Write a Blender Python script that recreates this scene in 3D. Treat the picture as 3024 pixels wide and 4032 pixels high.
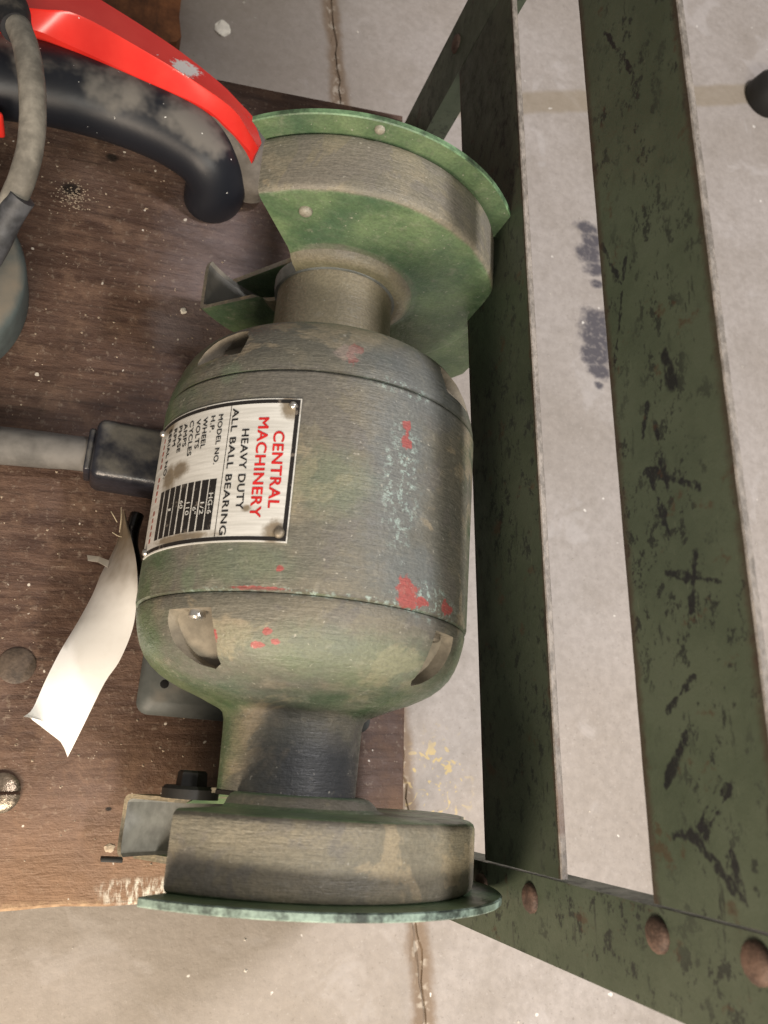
import bpy, bmesh, math, random
from mathutils import Vector, Matrix
random.seed(7)
sc = bpy.context.scene
for o in list(bpy.data.objects): bpy.data.objects.remove(o)
C = sc.collection
K = 0.5          # every length below is in "camera heights"; K turns it into metres
rad = math.radians

# ------------------------------------------------------------------ camera
CX = Vector((0.94410335, -0.09039449, -0.31701373))
CY = Vector((-0.00165685, 0.96035541, -0.27877363))
CZ = Vector((0.32964545, 0.26371636, 0.90652499))
cam = bpy.data.cameras.new('camera')
cam.sensor_fit = 'HORIZONTAL'; cam.sensor_width = 36.0; cam.lens = 3300.0/3024.0*36.0
cam.clip_start = 0.01; cam.clip_end = 100
co = bpy.data.objects.new('camera', cam); C.objects.link(co)
co.matrix_world = Matrix(((CX[0], CX[1], CX[2], 0), (CY[0], CY[1], CY[2], 0), (CZ[0], CZ[1], CZ[2], K), (0, 0, 0, 1)))
cam.dof.use_dof = True; cam.dof.focus_distance = 0.86*K; cam.dof.aperture_fstop = 20.0
sc.camera = co

# ------------------------------------------------------------------ light
w = bpy.data.worlds.new('World'); sc.world = w; w.use_nodes = True
bgn = w.node_tree.nodes['Background']
bgn.inputs[0].default_value = (1.0, 0.94, 0.88, 1); bgn.inputs[1].default_value = 0.25

def look(o, loc, tgt):
    o.location = Vector(loc)*K
    o.rotation_euler = (Vector(tgt)-Vector(loc)).to_track_quat('-Z', 'Y').to_euler()
def spot(name, loc, tgt, power, colr, size, ang, blend):
    l = bpy.data.lights.new(name, 'SPOT'); l.energy = power; l.color = colr
    l.shadow_soft_size = size*K; l.spot_size = rad(ang); l.spot_blend = blend
    o = bpy.data.objects.new(name, l); C.objects.link(o); look(o, loc, tgt); return o
def area(name, loc, tgt, power, colr, sx, sy):
    l = bpy.data.lights.new(name, 'AREA'); l.energy = power; l.color = colr
    l.shape = 'RECTANGLE'; l.size = sx*K; l.size_y = sy*K
    o = bpy.data.objects.new(name, l); C.objects.link(o); look(o, loc, tgt); return o
LX = Vector((0.383, 0.25, 0.59)) + 3.4*Vector((math.cos(rad(68)), 0.12, math.sin(rad(68))))
spot('cool_workshop_lamp', LX, (2.05, 0.3, 0.0), 150, (1.0, 0.955, 0.96), 0.22, 60.5, 0.10)  # cone edge shaped to imitate the shadow of a person beside the camera
area('warm_bench_lamp', (-0.50, -0.90, 0.72), (0.0, -0.05, 0.0), 5.4, (1.0, 0.82, 0.64), 0.45, 0.45)
area('overhead_tube', (0.40, -1.75, 2.15), (0.3, 0.2, 0.0), 17.0, (1.0, 0.94, 0.82), 1.6, 0.35)

sc.view_settings.view_transform = 'Standard'; sc.view_settings.look = 'None'
sc.view_settings.exposure = 0.0; sc.view_settings.gamma = 1.0
sc.render.resolution_x = 768; sc.render.resolution_y = 1024
sc.render.engine = 'CYCLES'

# ------------------------------------------------------------------ helpers
def at(u, v, z):
    """point at height z that the photo shows at (u, v) of its 1659x2212 view"""
    S = 3024/1659.0
    d = Vector((u*S-1512, -(v*S-2016), -3300.0))
    r = Vector((CX.dot(d), CY.dot(d), CZ.dot(d)))
    t = (z-1.0)/r.z
    return Vector((t*r.x, t*r.y, z))
def crop1(x, y, z): return at(x*0.36376, y*0.36376, z)

def mk(name, verts, faces, mat=None, parent=None, smooth=False, mats=None, fm=None, sharp=None):
    me = bpy.data.meshes.new(name)
    me.from_pydata([tuple(Vector(v)*K) for v in verts], [], faces)
    for m in (mats or ([mat] if mat else [])): me.materials.append(m)
    if fm:
        for p, i in zip(me.polygons, fm): p.material_index = i
    bm = bmesh.new(); bm.from_mesh(me); bmesh.ops.recalc_face_normals(bm, faces=bm.faces); bm.to_mesh(me); bm.free()
    if smooth:
        for p in me.polygons: p.use_smooth = True
        if sharp is not None: me.set_sharp_from_angle(angle=rad(sharp))
    o = bpy.data.objects.new(name, me); C.objects.link(o)
    if parent: o.parent = parent
    return o
def empty(name, loc, rz=0):
    o = bpy.data.objects.new(name, None); C.objects.link(o)
    o.location = Vector(loc)*K; o.rotation_euler = (0, 0, rz); o.empty_display_size = .02
    return o
def tag(o, label=None, cat=None, group=None, kind=None):
    if label: o['label'] = label
    if cat: o['category'] = cat
    if group: o['group'] = group
    if kind: o['kind'] = kind
    return o
def rbox(name, lo, hi, mat, parent=None, bev=0.002, seg=2, mats=None, topmat=None):
    """bevelled box"""
    bm = bmesh.new()
    bmesh.ops.create_cube(bm, size=1)
    for v in bm.verts:
        v.co = Vector([(lo[i] if v.co[i] < 0 else hi[i])*K for i in range(3)])
    if bev: bmesh.ops.bevel(bm, geom=bm.edges[:], offset=bev*K, segments=seg, affect='EDGES', profile=.5)
    me = bpy.data.meshes.new(name); bm.to_mesh(me); bm.free(); me.materials.append(mat)
    for p in me.polygons: p.use_smooth = True
    me.set_sharp_from_angle(angle=rad(35))
    o = bpy.data.objects.new(name, me); C.objects.link(o)
    if parent: o.parent = parent
    return o
def catmull(pts, n=6):
    P = [Vector(p) for p in pts]; P = [2*P[0]-P[1]] + P + [2*P[-1]-P[-2]]; out = []
    for i in range(1, len(P)-2):
        for k in range(n):
            t = k/n
            out.append(0.5*((2*P[i]) + (P[i+1]-P[i-1])*t + (2*P[i-1]-5*P[i]+4*P[i+1]-P[i+2])*t*t + (3*P[i]-P[i-1]-3*P[i+1]+P[i+2])*t**3))
    out.append(P[-2]); return out
def tube(name, pts, r, mat, parent=None, seg=24, n=6, ra=None, wob=0.0, up=(0, 0, 1)):
    """swept tube; r = list of radii (or one); ra = list of vertical radii"""
    m = len(pts)
    rl = r if isinstance(r, (list, tuple)) else [r]*m
    al = ra if ra else rl
    path = catmull([Vector(p).to_4d() if 0 else Vector(p) for p in pts], n)
    def ip(L, k):
        t = k/(len(path)-1)*(m-1); i = min(int(t), m-2); f = t-i; f = f*f*(3-2*f); return L[i]*(1-f)+L[i+1]*f
    V = []; F = []; prev = Vector(up)
    for k, p in enumerate(path):
        t = (path[min(k+1, len(path)-1)]-path[max(k-1, 0)]).normalized()
        prev = (prev-t*prev.dot(t)).normalized(); side = t.cross(prev)
        a, b = ip(al, k), ip(rl, k)
        for j in range(seg):
            th = 2*math.pi*j/seg
            w_ = 1+wob*math.sin(5*th+k*.7)*math.sin(k*.37+j)
            V.append(p+prev*a*math.cos(th)*w_+side*b*math.sin(th)*w_)
    for k in range(len(path)-1):
        for j in range(seg):
            F.append((k*seg+j, k*seg+(j+1) % seg, (k+1)*seg+(j+1) % seg, (k+1)*seg+j))
    F.append(tuple(range(seg))); F.append(tuple((len(path)-1)*seg+j for j in range(seg)))
    return mk(name, V, F, mat, parent, smooth=True, sharp=50)

# ------------------------------------------------------------------ node helper
class NT:
    def __init__(s, name, rough=.6, spec=.5, metal=0.0):
        s.m = bpy.data.materials.new(name); s.m.use_nodes = True
        s.t = s.m.node_tree; s.b = s.t.nodes['Principled BSDF']
        s.set('Roughness', rough); s.set('Specular IOR Level', spec); s.set('Metallic', metal)
        tc = s.n('ShaderNodeTexCoord')
        vm = s.n('ShaderNodeVectorMath'); vm.operation = 'SCALE'; s.t.links.new(tc.outputs['Object'], vm.inputs[0]); vm.inputs['Scale'].default_value = 1.0/K
        s.P = vm.outputs[0]
        sep = s.n('ShaderNodeSeparateXYZ'); s.t.links.new(s.P, sep.inputs[0]); s.x, s.y, s.z = sep.outputs
        g = s.n('ShaderNodeNewGeometry'); sp = s.n('ShaderNodeSeparateXYZ'); s.t.links.new(g.outputs['Normal'], sp.inputs[0]); s.nz = sp.outputs[2]; s.nx = sp.outputs[0]
    def n(s, k): return s.t.nodes.new(k)
    def put(s, v, sock):
        if isinstance(v, bpy.types.NodeSocket): s.t.links.new(v, sock)
        elif isinstance(v, (tuple, list)) and len(v) == 3 and sock.type == 'RGBA': sock.default_value = (*v, 1)
        else: sock.default_value = v
    def set(s, k, v): s.put(v, s.b.inputs[k])
    def M(s, op, a, b=0.0, c=None, clamp=False):
        n = s.n('ShaderNodeMath'); n.operation = op; n.use_clamp = clamp
        s.put(a, n.inputs[0]); s.put(b, n.inputs[1])
        if c is not None: s.put(c, n.inputs[2])
        return n.outputs[0]
    def vec(s, x, y, z):
        n = s.n('ShaderNodeCombineXYZ'); s.put(x, n.inputs[0]); s.put(y, n.inputs[1]); s.put(z, n.inputs[2]); return n.outputs[0]
    def sc(s, kx, ky, kz, sh=None):
        m = s.n('ShaderNodeMapping'); s.t.links.new(s.P, m.inputs[0]); m.inputs['Scale'].default_value = (kx, ky, kz)
        if sh: m.inputs['Rotation'].default_value = sh
        return m.outputs[0]
    def noise(s, scale, det=4, ro=.55, vec=None, dist=0.0):
        n = s.n('ShaderNodeTexNoise'); s.t.links.new(vec or s.P, n.inputs['Vector'])
        n.inputs['Scale'].default_value = scale; n.inputs['Detail'].default_value = det; n.inputs['Roughness'].default_value = ro; n.inputs['Distortion'].default_value = dist
        return n.outputs['Fac']
    def sm(s, v, lo, hi, a=0.0, b=1.0):
        n = s.n('ShaderNodeMapRange'); n.interpolation_type = 'SMOOTHSTEP'
        s.put(v, n.inputs['Value']); n.inputs['From Min'].default_value = lo; n.inputs['From Max'].default_value = hi
        n.inputs['To Min'].default_value = a; n.inputs['To Max'].default_value = b
        return n.outputs[0]
    def mix(s, f, a, b):
        n = s.n('ShaderNodeMix'); n.data_type = 'RGBA'; s.put(f, n.inputs[0]); s.put(a, n.inputs[6]); s.put(b, n.inputs[7]); return n.outputs[2]
    def spot(s, u, v, u0, v0, ru, rv, nz, amp=1.2, soft=.15):
        a = s.M('DIVIDE', s.M('SUBTRACT', u, u0), ru); b = s.M('DIVIDE', s.M('SUBTRACT', v, v0), rv)
        d = s.M('SQRT', s.M('ADD', s.M('MULTIPLY', a, a), s.M('MULTIPLY', b, b)))
        d = s.M('ADD', d, s.M('MULTIPLY', s.M('SUBTRACT', nz, .5), amp))
        return s.sm(d, 1-soft, 1+soft, 1.0, 0.0)
    def seg(s, u, v, a, b, wd, nz, amp=.01):
        dx, dy = b[0]-a[0], b[1]-a[1]; L2 = dx*dx+dy*dy
        px = s.M('SUBTRACT', u, a[0]); py = s.M('SUBTRACT', v, a[1])
        t = s.M('ADD', s.M('MULTIPLY', px, dx/L2), s.M('MULTIPLY', py, dy/L2), clamp=True)
        ex = s.M('SUBTRACT', px, s.M('MULTIPLY', t, dx)); ey = s.M('SUBTRACT', py, s.M('MULTIPLY', t, dy))
        d = s.M('SQRT', s.M('ADD', s.M('MULTIPLY', ex, ex), s.M('MULTIPLY', ey, ey)))
        d = s.M('ADD', d, s.M('MULTIPLY', s.M('SUBTRACT', nz, .5), amp))
        return s.sm(d, wd*.6, wd*1.2, 1.0, 0.0)
    def mx(s, L):
        o = L[0]
        for l in L[1:]: o = s.M('MAXIMUM', o, l)
        return o
    def bump(s, h, dist=.002, strength=.5):
        n = s.n('ShaderNodeBump'); s.put(h, n.inputs['Height']); n.inputs['Distance'].default_value = dist*K; n.inputs['Strength'].default_value = strength
        s.t.links.new(n.outputs[0], s.b.inputs['Normal'])

def simple(name, col, rough=.5, metal=0.0, var=.25, sc_=30, spec=.5, dust=0.0, dustcol=(.22, .19, .15), bump=.15):
    m = NT(name, rough, spec, metal)
    n1 = m.noise(sc_, 5); n2 = m.noise(sc_*6, 3)
    dark = tuple(c*(1-var) for c in col); lite = tuple(min(1, c*(1+var)) for c in col)
    c = m.mix(m.sm(m.M('ADD', m.M('MULTIPLY', n1, .7), m.M('MULTIPLY', n2, .3)), .35, .65), dark, lite)
    if dust:
        d = m.sm(m.M('ADD', m.M('MULTIPLY', m.nz, .5), m.M('MULTIPLY', n1, .9)), .95-dust*.6, 1.25-dust*.6)
        c = m.mix(d, c, dustcol); m.set('Roughness', m.M('ADD', m.M('MULTIPLY', d, .85-rough), rough))
    m.set('Base Color', c); m.bump(m.M('ADD', n1, m.M('MULTIPLY', n2, .4)), .002, bump)
    return m.m

# ---- grinder enamel under workshop dust
ZA = .1913
def enamel(name, dustlvl=0.0, detail=True, gk=1.0, nk=.75, kt=1.0):
    m = NT(name, .5, .5)
    zz = m.M('SUBTRACT', m.z, ZA); ph = m.M('MULTIPLY', m.M('ARCTAN2', m.x, zz), 57.29578); s = m.y
    n1 = m.noise(7, 4, .55); n2 = m.noise(22, 4, .6, m.sc(1, 1.3, 1)); n3 = m.noise(75, 3, .7)
    st = m.noise(1, 3, .6, m.sc(45, 330, 70, (0, 0, rad(-16))))
    st2 = m.noise(1, 2, .6, m.sc(110, 800, 150, (0, 0, rad(-18))))
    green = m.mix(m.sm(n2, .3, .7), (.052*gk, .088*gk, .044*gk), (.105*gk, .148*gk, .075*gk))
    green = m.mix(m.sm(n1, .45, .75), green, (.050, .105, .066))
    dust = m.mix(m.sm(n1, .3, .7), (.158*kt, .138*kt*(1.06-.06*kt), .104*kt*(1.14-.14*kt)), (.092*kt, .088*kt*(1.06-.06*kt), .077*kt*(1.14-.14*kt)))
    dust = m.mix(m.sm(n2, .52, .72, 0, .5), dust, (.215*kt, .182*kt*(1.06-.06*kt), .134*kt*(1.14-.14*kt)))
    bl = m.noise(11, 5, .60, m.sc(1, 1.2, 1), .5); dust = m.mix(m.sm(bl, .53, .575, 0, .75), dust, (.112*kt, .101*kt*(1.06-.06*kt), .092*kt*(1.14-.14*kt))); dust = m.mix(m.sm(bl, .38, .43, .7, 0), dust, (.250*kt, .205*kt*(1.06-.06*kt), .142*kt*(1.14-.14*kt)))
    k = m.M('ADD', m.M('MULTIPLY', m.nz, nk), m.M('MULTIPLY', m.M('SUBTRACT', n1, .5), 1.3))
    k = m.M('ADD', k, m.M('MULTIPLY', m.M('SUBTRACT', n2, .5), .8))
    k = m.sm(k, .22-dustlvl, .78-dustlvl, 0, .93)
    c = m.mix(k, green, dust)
    c = m.mix(m.sm(st, .48, .72, 0, .08), c, (.30, .28, .22))
    c = m.mix(m.sm(st2, .52, .74, 0, .07), c, (.40, .40, .34))
    c = m.mix(m.sm(st, .28, .5, .09, 0), c, (.045, .05, .038))
    rr_ = m.M('SQRT', m.M('ADD', m.M('MULTIPLY', m.x, m.x), m.M('MULTIPLY', zz, zz)))
    tn = m.M('MULTIPLY', m.sm(m.M('ADD', rr_, m.M('MULTIPLY', m.M('SUBTRACT', n2, .5), .02)), .078, .089, 1, 0), m.sm(s, .20, .22, 0, .85))
    c = m.mix(tn, c, m.mix(n2, (.20, .165, .105), (.31, .26, .17)))
    if detail:
        N = m.noise(60, 5, .75); NR = m.noise(95, 5, .75); N2 = m.noise(170, 3, .75)
        grey = m.mx([m.spot(s, ph, .055, 13, .10, 11, N, 1.4, .5), m.spot(s, ph, .135, 22, .035, 24, n2, 1.3, .5), m.spot(s, ph, -.05, 20, .03, 13, N, 1.2, .5)])
        c = m.mix(m.M('MULTIPLY', grey, .72), c, (.125, .138, .138))
        gr = m.mx([m.spot(s, ph, .02, -8, .028, 12, N, 1.4, .6), m.spot(s, ph, -.055, -34, .018, 16, N, 1.5, .6), m.spot(s, ph, .124, -46, .010, 4, N, .8, .4), m.spot(s, ph, -.066, -51, .011, 3, N, .9, .4), m.spot(s, ph, -.12, 5, .018, 45, N, 1.6, .6)])
        c = m.mix(m.M('MULTIPLY', gr, .42), c, (.115, .165, .10))
        ch = m.mx([m.spot(s, ph, .121, 12, .007, 11, N, 1.0, .4), m.spot(s, ph, -.066, 28, .014, 14, N, 1.3, .4), m.spot(s, ph, .03, 14, .05, 6, N, 1.6, .5), m.spot(s, ph, -.0765, 0, .003, 50, N, 1.0, .4)])
        ch = m.M('MULTIPLY', ch, m.sm(N2, .50, .64, 0, .62))
        c = m.mix(ch, c, (.40, .52, .47))
        spk = m.M('MULTIPLY', m.spot(s, ph, .02, 13, .09, 9, N, 1.2, .5), m.sm(N2, .69, .73, 0, .8))
        c = m.mix(spk, c, (.72, .76, .74))
        red = m.mx([m.spot(s, ph, *q, NR, 3.0, .12) for q in (
            (.1515, -4.5, .006, 2.4), (.139, -5.5, .008, 2.0), (.086, 14.6, .0048, 1.5), (.071, 15.2, .0062, 1.9), (.079, 15, .004, .8),
            (-.0600, 18.4, .0085, 4.0), (-.0700, 20.0, .0070, 4.2), (-.0690, 24.0, .0040, 3.0), (-.0675, 38, .0055, 3.4), (-.0579, -21.2, .0026, 1.2),
            (-.0752, -27.5, .0014, 8.5), (-.1085, -23.3, .0028, 1.4), (-.1165, -20.7, .003, 1.9), (-.1196, -27, .0026, 2.6), (-.1128, -41, .005, 1.0))])
        rf = m.sm(s, .10, .13, 1.0, .55)
        c = m.mix(m.M('MULTIPLY', red, rf), c, (.30, .072, .064))
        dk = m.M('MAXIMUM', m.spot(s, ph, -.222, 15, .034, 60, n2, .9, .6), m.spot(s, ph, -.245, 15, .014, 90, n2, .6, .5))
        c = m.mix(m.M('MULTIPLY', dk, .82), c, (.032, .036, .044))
        pk = m.M('MULTIPLY', m.spot(s, ph, .146, -7, .010, 4, NR, 2.2, .3), .5); c = m.mix(pk, c, (.34, .26, .23))
    sd_ = m.M('MINIMUM', m.M('ABSOLUTE', m.M('SUBTRACT', s, -.0775)), m.M('ABSOLUTE', m.M('SUBTRACT', s, .1215)))
    c = m.mix(m.M('MULTIPLY', m.sm(m.M('ADD', sd_, m.M('MULTIPLY', m.M('SUBTRACT', n3, .5), .006)), .001, .0045, .6, 0), m.sm(n2, .35, .6)), c, (.045, .04, .03))
    N3 = m.noise(220, 2, .5)
    c = m.mix(m.sm(N3, .70, .76, 0, .5), c, (.5, .47, .40))
    m.set('Base Color', c)
    m.set('Roughness', m.M('ADD', m.M('MULTIPLY', k, .17), m.sm(st, .3, .7, .30, .46)))
    n5 = m.noise(330, 2, .6); c2 = m.mix(m.sm(n5, .35, .65, .22, 0), c, (.03, .032, .025)); c2 = m.mix(m.sm(n3, .56, .74, 0, .22), c2, (.34, .32, .26)); m.set('Base Color', c2)
    h = m.M('ADD', m.M('MULTIPLY', m.M('ADD', n3, m.M('MULTIPLY', n5, .6)), .9), m.M('ADD', m.M('MULTIPLY', st, .8), m.M('MULTIPLY', st2, .5)))
    m.bump(h, .0020, .42)
    return m.m
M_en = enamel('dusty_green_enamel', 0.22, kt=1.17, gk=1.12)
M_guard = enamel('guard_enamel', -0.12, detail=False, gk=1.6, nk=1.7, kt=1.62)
M_edge = simple('worn_teal_edge', (.17, .225, .19), .5, 0, .8, 45)
M_edge2 = simple('worn_green_edge', (.11, .19, .10), .45, 0, .6, 45)
M_inner = simple('dusty_inside', (.27, .265, .24), .7, 0, .3, 16)
M_dustgrey = simple('dusty_grey_metal', (.20, .205, .19), .6, 0, .3, 20, bump=.3)
M_black = simple('black_plastic', (.012, .013, .015), .38, 0, .3, 40, dust=.35, dustcol=(.19, .18, .165))
M_knob = simple('black_knob', (.010, .009, .007), .6, 0, .2, 40)
M_steel = simple('bright_screw_steel', (.62, .60, .56), .28, .9, .2, 90)
M_dullsteel = simple('dull_screw', (.20, .17, .13), .5, .5, .3, 90)
M_conn = simple('connector_rubber', (.018, .019, .026), .30, 0, .3, 25, dust=.22, dustcol=(.115, .108, .092), bump=.6)
M_cord = simple('dusty_grey_cord', (.118, .111, .102), .75, 0, .35, 14, bump=.35)
M_cable = simple('dirty_cable', (.25, .232, .20), .72, 0, .42, 16, bump=.5)
M_shaft = simple('spindle_steel', (.30, .28, .25), .4, .8, .2, 60)
M_ink = simple('black_ink', (.014, .013, .013), .45, 0, .2, 60)
M_redink = simple('red_ink', (.55, .018, .018), .45, 0, .15, 60)
M_white = simple('white_ink', (.55, .55, .52), .5, 0, .1, 60)
M_redink2 = simple('faded_red_ink', (.30, .10, .08), .5, 0, .3, 90)

# ------------------------------------------------------------------ floor
m = NT('concrete_floor', .62, .35)
a = m.noise(3.2, 6, .6); b_ = m.noise(14, 6, .65); c_ = m.noise(70, 4, .6); v_ = m.noise(9, 4, .6, dist=1.0)
col = m.mix(m.sm(a, .3, .7), (.290, .255, .225), (.355, .320, .296))
col = m.mix(m.sm(b_, .48, .75, 0, .5), col, (.235, .205, .175))
col = m.mix(m.sm(c_, .3, .7, .30, 0), col, (.17, .15, .13))
po = m.noise(190, 3, .7); col = m.mix(m.sm(po, .60, .70, 0, .5), col, (.15, .13, .11)); col = m.mix(m.sm(po, .30, .40, .35, 0), col, (.46, .43, .40))
col = m.mix(m.sm(v_, .58, .70, 0, .35), col, (.43, .40, .385))
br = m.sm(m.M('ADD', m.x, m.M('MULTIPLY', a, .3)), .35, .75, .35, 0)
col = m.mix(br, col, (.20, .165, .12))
jx = m.M('SUBTRACT', m.x, m.M('ADD', .4447, m.M('MULTIPLY', m.y, -.0958)))
jn = m.noise(12, 5, .7); jd = m.M('ADD', m.M('ABSOLUTE', jx), m.M('MULTIPLY', m.M('SUBTRACT', jn, .5), .035))
col = m.mix(m.sm(jd, .008, .024, .80, 0), col, (.15, .098, .055))
col = m.mix(m.M('MULTIPLY', m.sm(jd, .004, .012, 1, 0), m.sm(m.noise(60, 3), .5, .62)), col, (.34, .29, .23))
# tan stain band across the floor
bd = m.M('SUBTRACT', m.y, m.M('ADD', .998, m.M('MULTIPLY', m.x, .34)))
bd = m.M('ADD', m.M('ABSOLUTE', bd), m.M('MULTIPLY', m.M('SUBTRACT', b_, .5), .02))
col = m.mix(m.M('MULTIPLY', m.sm(bd, .020, .034, .55, 0), m.sm(m.x, .5, .6)), col, (.21, .165, .10))
# black paint smudges by the stand
N = m.noise(34, 4, .7); N2_ = m.noise(90, 3, .6)
ink = m.mx([m.spot(m.x, m.y, q[0], q[1], q[2]*1.25, q[3]*1.35, N, 1.9, .4) for q in ((.838, .985, .020, .010), (.848, .955, .018, .013), (.838, .925, .022, .016), (.850, .893, .020, .011), (.850, .862, .010, .007),
    (.845, .785, .026, .016), (.842, .750, .030, .022), (.836, .712, .026, .018), (.842, .678, .020, .013), (.836, .650, .008, .006))])
ink = m.M('MULTIPLY', ink, m.sm(N2_, .30, .50, .6, 1))
col = m.mix(m.M('MULTIPLY', ink, .95), col, (.06, .055, .065))
# yellow scratches
yl = m.M('MULTIPLY', m.mx([m.spot(m.x, m.y, .50, -.035, .05, .06, N, 1.2, .4), m.spot(m.x, m.y, .66, -.02, .03, .03, N, 1.2, .4)]), m.sm(m.noise(46, 2, .5, dist=1.5), .58, .64))
col = m.mix(m.M('MULTIPLY', yl, .8), col, (.50, .38, .16))
wp = m.sm(m.noise(55, 2, .4), .755, .775)
col = m.mix(wp, col, (.60, .57, .52))
m.set('Base Color', col); m.bump(m.M('ADD', b_, m.M('MULTIPLY', c_, .6)), .006, .35)
M_floor = m.m
ZF = -.20
xs_off = [-9, -.016, -.0045, -.003, .003, .0045, .016, 9]; dz = [0, 0, -.0015, -.0055, -.0055, -.0015, 0, 0]
ys = [-9, -2] + [-.6+.02*i for i in range(130)] + [4, 9]
V = []; F = []
for i, y in enumerate(ys):
    for k, (ox, d) in enumerate(zip(xs_off, dz)):
        jit = (random.uniform(-.0035, .0035) if 1 <= k <= 6 else 0)
        V.append((.4447-.0958*y*(1 if abs(ox) < 5 else 0)+ox+jit, y, ZF+d))
n_ = len(xs_off)
for i in range(len(ys)-1):
    for k in range(n_-1): F.append((i*n_+k, i*n_+k+1, (i+1)*n_+k+1, (i+1)*n_+k))
floor = mk('floor', V, F, M_floor); tag(floor, 'grey concrete floor with a dirt filled joint', kind='structure')

# ------------------------------------------------------------------ stand: shelf board, legs, rails
m = NT('dirty_brown_board', .62, .35)
gr = m.noise(1, 6, .7, m.sc(9, 75, 10), .4); g2 = m.noise(1, 5, .7, m.sc(14, 190, 10)); n1 = m.noise(5, 5, .6); n2 = m.noise(24, 5, .7); n3 = m.noise(110, 3, .7)
col = m.mix(m.sm(gr, .3, .7), (.056, .029, .020), (.130, .076, .052))
col = m.mix(m.sm(n1, .45, .7, 0, .5), col, (.165, .115, .098))
col = m.mix(m.sm(n2, .50, .68, 0, .55), col, (.20, .125, .085))
col = m.mix(m.sm(g2, .30, .5, .55, 0), col, (.035, .022, .016))
col = m.mix(m.sm(n3, .56, .70, 0, .45), col, (.30, .235, .18))
wear = m.sm(m.M('ADD', m.y, m.M('MULTIPLY', n1, .22)), -.02, .16, .62, 0)
col = m.mix(wear, col, m.mix(n2, (.22, .125, .070), (.38, .235, .145)))
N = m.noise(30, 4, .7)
pale = m.mx([m.spot(m.x, m.y, .073, .525, .035, .028, N, 1.7, .7), m.spot(m.x, m.y, .31, .70, .05, .06, N, 1.6, .8), m.spot(m.x, m.y, .12, .62, .06, .12, N, 1.5, .9)])  # last, long spot paints the strip of cool light into the board colour
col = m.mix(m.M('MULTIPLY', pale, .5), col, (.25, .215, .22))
wsm = m.M('MULTIPLY', m.spot(m.x, m.y, .078, -.139, .045, .013, N, 1.0, .3), m.sm(m.noise(1, 4, .7, m.sc(160, 40, 10)), .42, .6))
col = m.mix(wsm, col, (.62, .58, .50))
edgew = m.M('MULTIPLY', m.sm(m.y, -.150, -.140, 1, 0), m.sm(n2, .42, .62))
col = m.mix(m.M('MULTIPLY', edgew, .6), col, (.50, .36, .22))
hole = m.mx([m.spot(m.x, m.y, *q, N, .9, .4) for q in ((-.075, .700, .012, .009), (.21, .77, .012, .010), (-.03, .76, .008, .006), (.035, -.055, .003, .002))])
dk = m.sm(m.noise(4.3, 5, .65, None, .6), .52, .68, 0, .62); dk = m.M('MULTIPLY', dk, m.sm(m.y, -.05, .12)); col = m.mix(dk, col, m.mix(n2, (.026, .015, .010), (.072, .042, .028)))
col = m.mix(hole, col, (.018, .012, .009))
sp = m.sm(m.noise(95, 1, .3), .765, .785)
col = m.mix(sp, col, (.62, .56, .48))
m.set('Base Color', col); m.set('Roughness', m.sm(n2, .3, .7, .5, .75))
m.bump(m.M('ADD', m.M('MULTIPLY', gr, .7), m.M('ADD', m.M('MULTIPLY', n2, .6), m.M('MULTIPLY', n3, .5))), .005, .6)
M_board = m.m

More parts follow.
